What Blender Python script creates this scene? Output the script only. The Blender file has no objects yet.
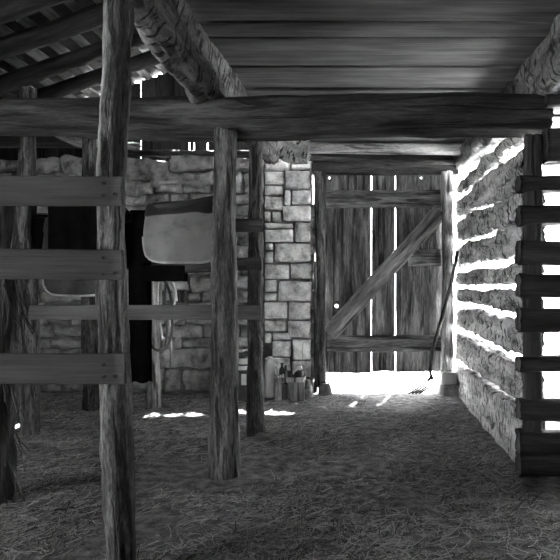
import bpy, bmesh, math, random
from mathutils import Vector, noise, Matrix

C = bpy.context.scene.collection
SC = bpy.context.scene
F = 600.0; VX, VY, H = 365.0, 287.0, 1.25

def P(px, py, Y):
    """picture position at distance Y -> point in the barn (metres)"""
    return Vector(((px - VX) * Y / F, Y, H - (py - VY) * Y / F))
def X(px, Y): return (px - VX) * Y / F
def Z(py, Y): return H - (py - VY) * Y / F

def N(x, y, z): return noise.noise(Vector((x, y, z)))
def FN(x, y, z, o=3): return noise.fractal(Vector((x, y, z)), 1.0, 2.0, o)

# ------------------------------------------------------------------ materials
def ramp(nt, stops):
    r = nt.nodes.new('ShaderNodeValToRGB')
    el = r.color_ramp.elements
    while len(el) > len(stops): el.remove(el[-1])
    while len(el) < len(stops): el.new(0.5)
    for e, (p, v) in zip(el, stops):
        e.position = p; e.color = (v, v, v, 1)
    return r

def new_mat(name, rough=0.85, spec=0.25):
    m = bpy.data.materials.new(name); m.use_nodes = True
    b = m.node_tree.nodes['Principled BSDF']
    b.inputs['Roughness'].default_value = rough
    b.inputs['Specular IOR Level'].default_value = spec
    return m, m.node_tree, b

def wood(name, dark, mid, light, bump=0.5, fine=55, along=2.2, rough=0.85, crack=0.35):
    m, nt, b = new_mat(name, rough, 0.3)
    N_, L = nt.nodes, nt.links
    at = N_.new('ShaderNodeAttribute'); at.attribute_name = 'grain'
    def mapped(sx, sz):
        mp = N_.new('ShaderNodeMapping'); mp.inputs['Scale'].default_value = (sx, sx, sz)
        L.new(at.outputs['Vector'], mp.inputs['Vector']); return mp
    n1 = N_.new('ShaderNodeTexNoise'); n1.inputs['Scale'].default_value = 1; n1.inputs['Detail'].default_value = 6
    n1.inputs['Roughness'].default_value = 0.65
    L.new(mapped(fine, along).outputs[0], n1.inputs['Vector'])
    n2 = N_.new('ShaderNodeTexNoise'); n2.inputs['Scale'].default_value = 1; n2.inputs['Detail'].default_value = 3
    L.new(mapped(9, 1.6).outputs[0], n2.inputs['Vector'])
    n3 = N_.new('ShaderNodeTexNoise'); n3.inputs['Scale'].default_value = 1; n3.inputs['Detail'].default_value = 4
    n3.inputs['Distortion'].default_value = 0.6
    L.new(mapped(fine * .45, along * .55).outputs[0], n3.inputs['Vector'])
    n4 = N_.new('ShaderNodeTexNoise'); n4.inputs['Scale'].default_value = 1; n4.inputs['Detail'].default_value = 5
    n4.inputs['Roughness'].default_value = 0.75
    L.new(mapped(fine * 2.6, along * 4).outputs[0], n4.inputs['Vector'])
    av = N_.new('ShaderNodeMath'); av.operation = 'MULTIPLY_ADD'; av.inputs[1].default_value = 0.6; 
    av2 = N_.new('ShaderNodeMath'); av2.operation = 'MULTIPLY'; av2.inputs[1].default_value = 0.4
    L.new(n1.outputs[0], av2.inputs[0]); L.new(n4.outputs[0], av.inputs[0]); L.new(av2.outputs[0], av.inputs[2])
    mix = N_.new('ShaderNodeMath'); mix.operation = 'MULTIPLY_ADD'
    mix.inputs[1].default_value = 0.6
    L.new(av.outputs[0], mix.inputs[0])
    sc = N_.new('ShaderNodeMath'); sc.operation = 'MULTIPLY'; sc.inputs[1].default_value = 0.40
    L.new(n2.outputs[0], sc.inputs[0]); L.new(sc.outputs[0], mix.inputs[2])
    r = ramp(nt, [(0.40, dark), (0.5, mid), (0.59, light)])
    L.new(mix.outputs[0], r.inputs[0])
    cr = ramp(nt, [(crack - 0.03, 0.25), (crack + 0.05, 1.0)])
    L.new(n3.outputs[0], cr.inputs[0])
    mu = N_.new('ShaderNodeMix'); mu.data_type = 'RGBA'; mu.blend_type = 'MULTIPLY'; mu.inputs[0].default_value = 1
    L.new(r.outputs[0], mu.inputs[6]); L.new(cr.outputs[0], mu.inputs[7])
    L.new(mu.outputs[2], b.inputs['Base Color'])
    hh = N_.new('ShaderNodeMath'); hh.operation = 'ADD'
    L.new(av.outputs[0], hh.inputs[0]); L.new(cr.outputs[0], hh.inputs[1])
    bp = N_.new('ShaderNodeBump'); bp.inputs['Strength'].default_value = bump; bp.inputs['Distance'].default_value = 0.012
    L.new(hh.outputs[0], bp.inputs['Height']); L.new(bp.outputs[0], b.inputs['Normal'])
    return m

def hewn(name, dark, mid, light):
    """weathered hewn log: grain plus chop marks across the face"""
    m = wood(name, dark, mid, light, bump=0.55, fine=26, along=6, crack=0.36)
    nt = m.node_tree; b = nt.nodes['Principled BSDF']
    at = nt.nodes.new('ShaderNodeAttribute'); at.attribute_name = 'grain'
    mp = nt.nodes.new('ShaderNodeMapping'); mp.inputs['Scale'].default_value = (9, 9, 34)
    nt.links.new(at.outputs['Vector'], mp.inputs['Vector'])
    n = nt.nodes.new('ShaderNodeTexNoise'); n.inputs['Scale'].default_value = 1; n.inputs['Detail'].default_value = 5
    nt.links.new(mp.outputs[0], n.inputs['Vector'])
    r = ramp(nt, [(0.33, 0.0), (0.42, 1.0)])
    nt.links.new(n.outputs[0], r.inputs[0])
    old = b.inputs['Normal'].links[0].from_node
    bp = nt.nodes.new('ShaderNodeBump'); bp.inputs['Strength'].default_value = 0.9; bp.inputs['Distance'].default_value = 0.025
    nt.links.new(r.outputs[0], bp.inputs['Height']); nt.links.new(old.outputs[0], bp.inputs['Normal'])
    nt.links.new(bp.outputs[0], b.inputs['Normal'])
    oldc = b.inputs['Base Color'].links[0].from_socket
    r2 = ramp(nt, [(0.38, 0.10), (0.46, 1.0)]); nt.links.new(n.outputs[0], r2.inputs[0])
    mu = nt.nodes.new('ShaderNodeMix'); mu.data_type = 'RGBA'; mu.blend_type = 'MULTIPLY'; mu.inputs[0].default_value = 1
    nt.links.new(oldc, mu.inputs[6]); nt.links.new(r2.outputs[0], mu.inputs[7]); nt.links.new(mu.outputs[2], b.inputs['Base Color'])
    return m

def toned(name, stops, scale, bump, dist, detail=6, attr='tone', rough=0.9, coord='Object'):
    """mottled material whose lightness also follows a per-piece tone"""
    m, nt, b = new_mat(name, rough, 0.2)
    N_, L = nt.nodes, nt.links
    tc = N_.new('ShaderNodeTexCoord')
    n = N_.new('ShaderNodeTexNoise'); n.inputs['Scale'].default_value = scale; n.inputs['Detail'].default_value = detail
    n.inputs['Roughness'].default_value = 0.65
    L.new(tc.outputs[coord], n.inputs['Vector'])
    r = ramp(nt, stops); L.new(n.outputs[0], r.inputs[0])
    out = r.outputs[0]
    if attr:
        at = N_.new('ShaderNodeAttribute'); at.attribute_name = attr
        mu = N_.new('ShaderNodeMix'); mu.data_type = 'RGBA'; mu.blend_type = 'MULTIPLY'; mu.inputs[0].default_value = 1
        L.new(out, mu.inputs[6]); L.new(at.outputs['Color'], mu.inputs[7]); out = mu.outputs[2]
    L.new(out, b.inputs['Base Color'])
    n2 = N_.new('ShaderNodeTexNoise'); n2.inputs['Scale'].default_value = scale * 4; n2.inputs['Detail'].default_value = 6
    L.new(tc.outputs[coord], n2.inputs['Vector'])
    bp = N_.new('ShaderNodeBump'); bp.inputs['Strength'].default_value = bump; bp.inputs['Distance'].default_value = dist
    L.new(n2.outputs[0], bp.inputs['Height']); L.new(bp.outputs[0], b.inputs['Normal'])
    return m

M = {}
M['post'] = wood('weathered post wood', 0.008, 0.055, 0.20, 1.0, 55, 5.5, crack=.42)
M['rearrail'] = wood('rear rail wood', 0.05, 0.10, 0.15, 0.3, 60, 1.2, crack=0.28)
M['greypost'] = wood('grey cedar post wood', 0.02, 0.10, 0.26, 1.0, 55, 5.5, crack=.41)
M['rail'] = wood('sawn rail wood', 0.014, 0.026, 0.04, 0.3, 60, 1.2, crack=0.28)
M['beam'] = wood('dark beam wood', 0.008, 0.036, 0.085, 0.9, 36, 2.2, crack=.40)
M['pale'] = wood('pale weathered wood', 0.07, 0.32, 0.58, 0.8, 50, 4.5, crack=.40)
M['ceil'] = wood('ceiling plank wood', 0.04, 0.088, 0.155, 0.4, 70, 0.7, crack=0.29)
M['door'] = wood('door plank wood', 0.02, 0.09, 0.24, 0.8, 42, 2.4, crack=0.41)
M['roofwood'] = wood('roof timber wood', 0.01, 0.03, 0.06, 0.5, 34, 1.5)
M['lath'] = wood('lath wood', 0.10, 0.26, 0.42, 0.4, 40, 1.5, crack=0.3)
M['brace'] = wood('door brace wood', 0.05, 0.15, 0.29, 0.7, 40, 2.5, crack=0.39)
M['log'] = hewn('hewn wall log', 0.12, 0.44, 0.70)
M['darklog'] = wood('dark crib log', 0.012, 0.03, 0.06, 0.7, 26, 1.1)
M['barklog'] = hewn('rough barked log', 0.03, 0.12, 0.24)
M['knot'] = hewn('pale knotty log', 0.2, 0.58, 0.78)
M['bark'] = wood('shaggy bark', 0.015, 0.06, 0.15, 0.8, 36, 1.5)
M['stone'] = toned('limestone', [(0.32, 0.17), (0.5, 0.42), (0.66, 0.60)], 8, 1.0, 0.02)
M['mortar'] = toned('earth mortar', [(0.3, 0.12), (0.6, 0.24)], 14, 0.8, 0.02, attr=None)
M['dirt'] = toned('dirt floor', [(0.34, 0.09), (0.5, 0.23), (0.66, 0.40)], 13, 1.0, 0.03, 10, attr=None)
M['straw'] = toned('straw', [(0.3, 0.5), (0.7, 0.7)], 3, 0.0, 0.001)
M['ground'] = toned('pale outside ground', [(0.3, 0.5), (0.7, 0.65)], 1.5, 0.4, 0.02, attr=None)
M['shingle'] = toned('dark shingles', [(0.3, 0.02), (0.7, 0.05)], 6, 0.4, 0.02, attr=None)
M['felt'] = toned('saddle fleece', [(0.30, 0.13), (0.45, 0.20), (0.7, 0.25)], 4.5, 0.5, 0.006, 4, attr=None)
M['leather'] = toned('saddle leather', [(0.3, 0.012), (0.7, 0.035)], 7, 0.25, 0.004, 4, attr=None, rough=0.55)
M['leatherrim'] = toned('worn leather edge', [(0.3, 0.25), (0.7, 0.5)], 9, 0.2, 0.003, 4, attr=None, rough=0.5)
M['black'] = toned('black cloth', [(0.3, 0.003), (0.7, 0.006)], 9, 0.5, 0.01, 4, attr=None)
M['black'].node_tree.nodes['Principled BSDF'].inputs['Specular IOR Level'].default_value = 0
M['rope'] = toned('dark rope', [(0.3, 0.05), (0.7, 0.11)], 60, 0.6, 0.004, 3, attr=None)
M['palerope'] = toned('pale cord', [(0.3, 0.4), (0.7, 0.6)], 60, 0.5, 0.003, 3, attr=None)
M['plastic'] = toned('milky plastic', [(0.3, 0.46), (0.7, 0.6)], 4, 0.1, 0.004, 3, attr=None, rough=0.45)
M['tin'] = toned('painted tin', [(0.3, 0.5), (0.7, 0.7)], 8, 0.2, 0.003, 4, attr=None, rough=0.5)
M['darktin'] = toned('dark painted tin', [(0.3, 0.03), (0.7, 0.07)], 8, 0.2, 0.003, 4, attr=None, rough=0.5)
M['iron'], _nt, _b = new_mat('worn iron', 0.45, 0.5)
_b.inputs['Base Color'].default_value = (0.16, 0.16, 0.16, 1); _b.inputs['Metallic'].default_value = 0.7
M['nail'] = toned('rusty nail', [(0.3, 0.012), (0.7, 0.03)], 20, 0.2, 0.002, 2, attr=None)

# ------------------------------------------------------------------ mesh helpers
class MB:
    def __init__(s): s.v = []; s.f = []; s.g = []; s.t = []
    def add(s, co, g=(0, 0, 0), t=1.0):
        s.v.append(tuple(co)); s.g.append(tuple(g)); s.t.append(t); return len(s.v) - 1
    def build(s, name, mat, parent=None, smooth=True, origin=None, solid=None):
        me = bpy.data.meshes.new(name)
        o0 = Vector(origin) if origin is not None else None
        if o0 is None and parent is None and s.v:
            xs = [p[0] for p in s.v]; ys = [p[1] for p in s.v]; zs = [p[2] for p in s.v]
            o0 = Vector(((min(xs) + max(xs)) / 2, (min(ys) + max(ys)) / 2, min(zs)))
        if parent is not None: o0 = Vector(parent['_at']) if '_at' in parent else Vector((0, 0, 0))
        me.from_pydata([tuple(Vector(p) - o0) for p in s.v], [], s.f)
        a = me.attributes.new('grain', 'FLOAT_VECTOR', 'POINT')
        a.data.foreach_set('vector', [c for g in s.g for c in g])
        a = me.attributes.new('tone', 'FLOAT_COLOR', 'POINT')
        a.data.foreach_set('color', [c for t in s.t for c in (t, t, t, 1)])
        if smooth: me.shade_smooth()
        me.materials.append(mat)
        me.update()
        o = bpy.data.objects.new(name, me); C.objects.link(o)
        if parent is not None: o.parent = parent
        else: o.location = o0
        if solid:
            md = o.modifiers.new('thickness', 'SOLIDIFY'); md.thickness = solid; md.offset = 0
        return o

def tag(o, label=None, cat=None, group=None, kind=None):
    if label: o['label'] = label
    if cat: o['category'] = cat
    if group: o['group'] = group
    if kind: o['kind'] = kind
    return o
ROOTS = []
def empty(name, at, label=None, cat=None, group=None, kind=None):
    o = bpy.data.objects.new(name, None); C.objects.link(o); o.location = at
    o['_at'] = tuple(at); ROOTS.append(o); o.empty_display_size = 0.1
    return tag(o, label, cat, group, kind)

def rr(w, h, r, n=4, k=5):
    """rounded rectangle profile with points along the sides too"""
    r = min(r, w / 2 * .98, h / 2 * .98); pts = []
    cs = [(w/2 - r, h/2 - r, 0), (-w/2 + r, h/2 - r, 90), (-w/2 + r, -h/2 + r, 180), (w/2 - r, -h/2 + r, 270)]
    for i, (cx, cy, a0) in enumerate(cs):
        for j in range(n + 1):
            a = math.radians(a0 + 90 * j / n)
            pts.append((cx + r * math.cos(a), cy + r * math.sin(a)))
        nx, ny, na = cs[(i + 1) % 4]
        a = math.radians(a0 + 90)
        p = pts[-1]; q = (nx + r * math.cos(a), ny + r * math.sin(a))
        for j in range(1, k):
            t = j / k; pts.append((p[0] + (q[0] - p[0]) * t, p[1] + (q[1] - p[1]) * t))
    return pts
def circ(r, n=16, sq=0.0):
    pts = []
    for i in range(n):
        a = 2 * math.pi * i / n; c, s = math.cos(a), math.sin(a)
        k = 1 + sq * (math.sin(2 * a) ** 2) * 0.41
        pts.append((r * k * c, r * k * s))
    return pts

def cr(pts, n):
    """smooth interpolation through points (any dimension)"""
    out = []; m = len(pts) - 1
    for i in range(n + 1):
        t = i / n * m; k = min(int(t), m - 1); u = t - k
        p0 = pts[max(k-1, 0)]; p1 = pts[k]; p2 = pts[k+1]; p3 = pts[min(k+2, m)]
        out.append(tuple(0.5 * ((2*b) + (-a + c)*u + (2*a - 5*b + 4*c - d)*u*u + (-a + 3*b - 3*c + d)*u**3)
                         for a, b, c, d in zip(p0, p1, p2, p3)))
    return out

SEED = [0]
def sweep(b, path, prof, up=(0, 0, 1), amp=0.0, fa=6.0, fl=1.2, step=0.12, wob=0.0, closed=False, endrough=0.0, tone=1.0):
    """sweep a profile along path [(x,y,z) or (x,y,z,scale)]; prof is a list or f(t)->list"""
    SEED[0] += 1; sd = SEED[0] * 3.71
    path = [tuple(p) if len(p) == 4 else tuple(p) + (1.0,) for p in path]
    L = sum((Vector(path[i+1][:3]) - Vector(path[i][:3])).length for i in range(len(path) - 1))
    n = max(2, len(path) - 1, int(L / step))
    pts = cr(path, n)
    up = Vector(up); rings = []; s = 0; prev = None
    for i, p in enumerate(pts):
        c = Vector(p[:3])
        a = Vector(pts[max(i-1, 0)][:3]); d = Vector(pts[min(i+1, n)][:3])
        T = (d - a).normalized()
        U = (up - T * up.dot(T))
        if U.length < 1e-4: U = Vector((1, 0, 0)) - T * T.x
        U.normalize(); V = T.cross(U)
        if prev is not None: s += (c - prev).length
        prev = c
        t = i / n
        pr = prof(t) if callable(prof) else prof
        ow = Vector((0, 0, 0))
        if wob: ow = U * (wob * N(s * .8, sd, 0)) + V * (wob * N(s * .8, sd, 9))
        ring = []
        for (u, v) in pr:
            r = math.hypot(u, v) or 1e-6
            k = p[3]
            dsp = amp * (FN(u / r * fa * .35 + sd, v / r * fa * .35, s * fl) + 0.5 * FN(u * fa * 4, v * fa * 4, s * fl * 3 + sd, 2)) if amp else 0
            e = 0
            if endrough and (i == 0 or i == n):
                e = endrough * N(u * 30 + sd, v * 30, i) * (1 if i else -1)
            q = c + ow + (U * u + V * v) * k * (1 + dsp / r) + T * e
            ring.append(b.add(q, (u, v, s + sd), tone))
        rings.append(ring)
    m = len(rings[0])
    for i in range(n):
        for j in range(m):
            b.f.append((rings[i][j], rings[i+1][j], rings[i+1][(j+1) % m], rings[i][(j+1) % m])[::-1])
    if not closed:
        for ring, flip in ((rings[0], False), (rings[-1], True)):
            cen = sum((Vector(b.v[k]) for k in ring), Vector()) / m
            ci = b.add(cen, (0, 0, b.g[ring[0]][2] + (0.3 if flip else -.3)), tone)
            for j in range(m):
                # duplicate-free fan
                f = (ring[j], ring[(j+1) % m], ci)
                b.f.append(f if not flip else f[::-1])
    return b

def rod(p, q, r, name, mat, parent=None, n=10, **k):
    b = MB(); sweep(b, [p, q], circ(r, n), step=0.2, up=(0.3, 0.8, 0.2), **k); return b.build(name, mat, parent)

def plank(b, p, q, w, t, wdir, amp=0.004, step=0.15, rad=0.006, fl=1.2, tone=1.0, endrough=0.0, wob=0.0):
    """board from p to q; wdir is the direction of its width"""
    return sweep(b, [tuple(p), tuple(q)], rr(w, t, rad, 2, 5), up=wdir, amp=amp, fa=5, fl=fl, step=step, tone=tone, endrough=endrough, wob=wob)

def box(b, x0, x1, y0, y1, z0, z1, tone=1.0):
    sd = len(b.v) * .37
    i = [b.add((x, y, z), (x, y, z + sd), tone) for x in (x0, x1) for y in (y0, y1) for z in (z0, z1)]
    for f in ((0,1,3,2), (4,6,7,5), (0,4,5,1), (2,3,7,6), (0,2,6,4), (1,5,7,3)): b.f.append(tuple(i[k] for k in f))
    return b

# ------------------------------------------------------------------ floor and outside ground
def fh(x, y):
    h = 0.018 * FN(x * .9, y * .9, 3.1, 3) + 0.010 * FN(x * 4, y * 4, 7.7, 3)
    # low heaped ridges of dirt and dung in the left bay
    for (cx, cy, sx, sy, a) in ((-2.35, 4.55, 0.55, 0.16, .06), (-1.35, 4.75, .4, .14, .05), (-1.75, 5.05, .45, .10, .06), (-3.1, 5.0, .5, .12, .03), (-2.0, 3.6, .5, .25, .025)):
        h += a * math.exp(-((x - cx) / sx) ** 2 - ((y - cy) / sy) ** 2)
    return h
b = MB()
x0, x1, y0, y1 = -5.2, 2.6, -3.0, 7.55
nx, ny = 190, 230
for j in range(ny + 1):
    y = y0 + (y1 - y0) * j / ny
    for i in range(nx + 1):
        x = x0 + (x1 - x0) * i / nx
        b.add((x, y, fh(x, y)))
for j in range(ny):
    for i in range(nx):
        a = j * (nx + 1) + i; b.f.append((a, a + 1, a + nx + 2, a + nx + 1))
tag(b.build('floor', M['dirt'], origin=(0, 0, 0)), kind='structure')

b = MB()
g = 24
for j in range(g + 1):
    for i in range(g + 1): b.add((-30 + 60 * i / g, -30 + 60 * j / g, -0.06))
for j in range(g):
    for i in range(g):
        a = j * (g + 1) + i; b.f.append((a, a + 1, a + g + 2, a + g + 1))
tag(b.build('outside_ground', M['ground'], origin=(0, 0, 0)), kind='structure')

# loose straw trodden over the dirt
random.seed(11)
b = MB()
def straw(x, y, L, w, tone):
    a = random.uniform(0, math.pi * 2); bend = random.uniform(-.9, .9)
    z = fh(x, y) + random.uniform(0.001, 0.012); lift = random.uniform(0, .10) if random.random() < .25 else random.uniform(0, .02)
    pts = []
    for k in range(4):
        s = k / 3; aa = a + bend * (s - .5)
        pts.append((x + math.cos(aa) * L * (s - .5), y + math.sin(aa) * L * (s - .5), z + lift * L * 4 * s * s))
    ids = []
    nx_, ny_ = -math.sin(a) * w, math.cos(a) * w
    for p in pts:
        ids.append((b.add((p[0] - nx_, p[1] - ny_, p[2]), t=tone), b.add((p[0] + nx_, p[1] + ny_, p[2] + w), t=tone)))
    for k in range(3): b.f.append((ids[k][0], ids[k+1][0], ids[k+1][1], ids[k][1]))
cnt = 0
while cnt < 42000:
    y = 1.5 + 5.6 * random.random() ** 1.25
    x = random.uniform(-365, 195) * y / F
    if x > 1.0 or x < -4.2: continue
    dens = 0.5 + 1.0 * FN(x * 1.3, y * 1.3, 1.7, 3)
    if random.random() > dens: continue
    straw(x, y, random.uniform(.03, .13) * (1.3 if random.random() < .1 else 1), random.uniform(.0008, .0022), random.choice((.12, .3, .5, .7, 1.0, 1.15)))
    cnt += 1
tag(b.build('loose_straw', M['straw'], origin=(0, 0, 0)), 'loose dry straw scattered over the whole dirt floor', 'straw', kind='stuff')

# ------------------------------------------------------------------ stone wall at the back
WY = 7.0
b = MB()
rnd = random.Random(5)
def stone(b, x0, x1, z0, z1, yf, dep=0.09, tone=1.0, irr=0.012, bulge=0.012, er=.022):
    SEED[0] += 1; sd = SEED[0] * 1.93
    cx, cz, hw, hz = (x0 + x1) / 2, (z0 + z1) / 2, (x1 - x0) / 2, (z1 - z0) / 2
    def samples(h):
        e = er / h; m = max(4, int(2 * h / .03)); a = 1 - e
        inner = [-a + 2 * a * q / m for q in range(m + 1)]
        edge = [1 - e * f for f in (.6, .3, .1, 0)]
        return [-q for q in edge[::-1]] + inner + edge
    S, T = samples(hw), samples(hz)
    nx, nz = len(S) - 1, len(T) - 1
    base = len(b.v)
    for j in range(nz + 1):
        for i in range(nx + 1):
            s = S[i]; t = T[j]
            rx = irr * N(cz * 3 + t * hz * 5 + sd, s, 1) * 2; rz = irr * N(cx * 3 + s * hw * 5, t + sd, 4) * 2
            es = max(0, (abs(s) * hw - hw + er) / er); et = max(0, (abs(t) * hz - hz + er) / er)
            e = min(1, math.hypot(es, et))
            x = cx + s * hw + rx - math.copysign(er * .6, s) * (es * et)
            z = cz + t * hz + rz - math.copysign(er * .6, t) * (es * et)
            y = yf - bulge * (1 - s*s) * (1 - t*t) + dep * (1 - math.sqrt(max(0, 1 - e * e)))
            y -= (0.034 if er > .015 else .016) * FN(x * 6 + sd, z * 8, sd, 4) + .012 * abs(N(x * 3, z * 14, sd))
            b.add((x, y, z), t=tone)
    for j in range(nz):
        for i in range(nx):
            a = base + j * (nx + 1) + i; b.f.append((a, a + 1, a + nx + 2, a + nx + 1))
def spx(x0, x1, y0, y1, tone, **k):
    g = .15
    stone(b, X(x0 + g, WY), X(x1 - g, WY), Z(y1 - g, WY), Z(y0 + g, WY), WY + rnd.uniform(-.02, .02), tone=tone, **k)
# squared quoins beside the door, course by course
pier = [(264,290,153,170),(291,311,154,169),(264,284,171,184),(285,310,170,189),(264,283,185,195),(284,290,190,205),(291,311,190,204),
        (264,283,196,210),(264,270,211,222),(271,281,211,222),(282,311,205,221),(264,293,223,228),(264,293,229,242),(294,311,222,242),
        (265,273,243,250),(274,311,243,262),(264,273,251,263),(264,289,264,279),(290,312,263,279),(264,277,280,292),(264,277,293,301),
        (278,312,281,301),(264,287,302,319),(288,311,302,320),(264,286,320,332),(287,311,321,338),(264,271,333,344),(272,291,333,340),
        (272,291,341,357),(292,311,339,360),(264,290,358,376),(291,311,361,378),(264,285,377,392),(286,311,379,392)]
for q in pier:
    spx(*q, tone=rnd.uniform(1.45, 1.95), irr=.006, er=.014)  # raised tone paints in the light falling on the quoins
# rubble courses to the left
y = 158
while y < 388:
    hrow = rnd.choice((11, 13, 15, 17, 20, 22)); 
    if y + hrow > 380: hrow = 392 - y
    x = -60 + rnd.uniform(0, 20)
    while x < 262:
        w = rnd.choice((18, 24, 30, 36, 44)) * (1.25 if hrow < 14 else 1)
        x2 = min(x + w, 263)
        if 263 - x2 < 10: x2 = 263
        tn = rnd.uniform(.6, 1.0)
        if hrow > 18 and rnd.random() < .3:
            c = y + hrow * rnd.uniform(.4, .6); spx(x, x2, y, c, tn, irr=.016); spx(x, x2, c, y + hrow, tn * .9, irr=.016)
        else: spx(x, x2, y + rnd.uniform(-.5, 1), y + hrow + rnd.uniform(-1, .5), tn, irr=.016, bulge=.025)
        x = x2
    y += hrow
# jutting flat capstones near the top of the wall
for q in ((124,168,158,178),(168,214,152,170),(150,213,171,186),(124,150,180,196),(20,60,158,172),(60,98,156,176),(30,95,176,188)):
    stone(b, X(q[0], WY-.08), X(q[1], WY-.08), Z(q[3], WY-.08), Z(q[2], WY-.08), WY - .07, dep=.16, tone=rnd.uniform(.55, .75), irr=.03, bulge=.03)
# return face of the pier towards the door opening
zz = 0.0
while zz < 2.75:
    hz = rnd.uniform(.16, .24)
    box(b, X(309, WY), (X(315, WY) if zz < 2.2 else X(312, WY)) - rnd.uniform(0, .013), WY + .03, WY + .35, zz + .008, min(zz + hz, 2.78), rnd.uniform(.8, 1.1))
    zz += hz
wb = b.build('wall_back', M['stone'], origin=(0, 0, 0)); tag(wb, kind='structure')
b = MB(); box(b, -5.0, X(310.5, WY), WY + .055, WY + .5, -.05, 2.72)
mo = b.build('mortar', M['mortar'], smooth=False, origin=(0, 0, 0)); mo.parent = wb

HOLES = [(-.92, -.40, 3.40, 3.66), (-1.56, -1.2, 3.48, 3.85), (-1.75, -1.45, 3.25, 3.40), (-2.5, -2.2, 3.2, 3.42)]   # openings added in the boards to throw sun patches on the floor
def segs(bb, u0, u1, z0, z1):
    cuts = [(h[2], h[3]) for h in HOLES if (u0 + u1) / 2 > h[0] and (u0 + u1) / 2 < h[1]]
    z = z0
    for a, c in sorted(cuts) + [(z1, None)]:
        if a - z > .03: plank(bb, ((u0+u1)/2, WY + .22, z), ((u0+u1)/2, WY + .22, a), u1 - u0, .025, (1, 0, 0), amp=.002, step=.3, rad=.003)
        z = c
# boards closing the gable over the stone wall, openings cut for sun patches
gb = empty('wall_gable', (0, 0, 0), kind='structure')
def roofz(x): return 3.70 + 0.35 * (x + 2.47)
xg = -5.0
GAPS = [(-2.98, .05), (-2.70, .012), (-2.12, .02), (-2.06, .012), (-1.90, .02), (-1.70, .05), (-1.36, .03)]
xs = [-5.0] + [g_[0] for g_ in GAPS] + [-.6, -0.36]; GAPS.append((-.6, 0))
for k in range(len(xs) - 1):
    a = xs[k] + (GAPS[k-1][1] if k else 0); c = xs[k+1]
    if c - a > .02:
        m_ = max(1, int(round((c - a) / .10)))
        for q in range(m_):
            u0 = a + (c - a) * q / m_; u1 = a + (c - a) * (q + 1) / m_ + (.001 if q < m_ - 1 else 0)
            bb = MB(); zt = roofz((u0 + u1) / 2) + .10
            segs(bb, u0, u1, 2.74 if u1 < -.59 else 2.96, zt); (lambda *a, **k: 0)(bb, 0, 0, u1 - u0, .025, (1, 0, 0), amp=.002, step=.3, rad=.003)
            bb.build('board', M['roofwood'], gb)
# the loft gable over the door, above the ceiling
bb = MB(); plank(bb, (-.60, WY + .2, 2.80), (1.28, WY + .2, 2.80), .30, .03, (0, 0, 1), step=.4); bb.build('board', M['roofwood'], gb)
bb = MB(); plank(bb, (-.36, WY + .28, 3.5), (1.3, WY + .28, 3.5), 1.25, .03, (0, 0, 1), step=.4)
bb.build('board', M['roofwood'], gb)

# ------------------------------------------------------------------ roof over the left bay
rf = empty('roof', (0, 0, 0), kind='structure')
b = MB()
for k in range(40):   # shingle courses
    xa = -5.4 + k * .14; xb = xa + .17
    if xa > .1: break
    for (ya, yc) in ((-3.2, 6.62), (6.62, 6.86), (6.86, 7.26)):
        if 6.6 < ya < 6.8 and -2.84 < (xa + xb) / 2 < -2.58: continue      # opening added here to drop a sun patch at the far left
        i = [b.add((xa, ya, roofz(xa) + .14)), b.add((xb, ya, roofz(xb) + .165)), b.add((xb, yc, roofz(xb) + .165)), b.add((xa, yc, roofz(xa) + .14))]
        b.f.append(tuple(i))
i = [b.add((.1, -3.2, roofz(.1) + .17)), b.add((2.6, -3.2, 2.98)), b.add((2.6, 7.28, 2.98)), b.add((.1, 7.28, roofz(.1) + .17))]; b.f.append(tuple(i))
b.build('shingles', M['shingle'], rf, smooth=False, solid=.02)
# loft cover above, over the right bay, is added to block sky light
for k in range(24):
    xl = -4.7 + k * .21
    if xl > .25: break
    bb = MB(); w = rnd.uniform(.09, .12)
    off = rnd.uniform(-.02, .02)
    plank(bb, (xl, 2.4, roofz(xl) + .105 + off * .3), (xl, 7.45, roofz(xl) + .105 - off * .3), w, .025, (1, 0, .35), amp=.004, step=.35)
    bb.build('lath', M['lath'], rf)
for yr, rd in ((2.7, .075), (3.3, .075), (3.85, .075), (4.4, .075), (4.92, .08), (5.42, .085), (5.98, .08), (6.5, .075)):
    bb = MB()
    xa, xb = -4.95, -0.2
    sk = rnd.uniform(-.05, .05)
    sweep(bb, [(xa, yr - sk, roofz(xa) + .01 - rd * .2, 1), (-2.6, yr, roofz(-2.6) + rnd.uniform(-.02, .01) - rd * .2, 1.05), (xb, yr + sk, roofz(xb) - rd * .2, .9)], circ(rd, 12), amp=.012, step=.2)
    bb.build('rafter', M['roofwood'], rf)

# ------------------------------------------------------------------ ceiling of the right bay
cl = empty('ceiling', (0, 0, 0), kind='structure')
edges = [-3.0, -2.5, -2.05, -1.6, -1.15, -.7, -.2, .3, .75, 1.2, 1.6, 2.0, 2.35, 2.7, 3.05, 3.4, 3.69, 3.91, 4.14, 4.49, 4.70, 4.985, 5.3, 5.62, 5.95, 6.25, 6.6, 6.9, 7.3]
for a, c in zip(edges, edges[1:]):
    bb = MB(); dz = rnd.uniform(-.012, .012); gp = rnd.uniform(.006, .014)
    if abs(a - 4.14) < .01 : dz = .018
    if abs(a - 4.70) < .01: dz = .02
    xs0 = -1.35 if c < 6.2 else (-.62 if c < 7 else -.36)
    plank(bb, (xs0, (a+c)/2, 2.905 + dz), (2.4, (a+c)/2, 2.905 + dz + rnd.uniform(-.008, .008)), c - a - gp, .035, (0, 1, 0), amp=.004, step=.25, rad=.006)
    bb.build('ceiling_plank', M['ceil'], cl)
bb = MB(); box(bb, -1.35, 2.45, -3.05, 6.2, 2.95, 2.97); box(bb, -.36, 2.45, 6.2, 7.28, 2.95, 2.97); bb.build('backing', M['shingle'], cl, smooth=False)

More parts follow.
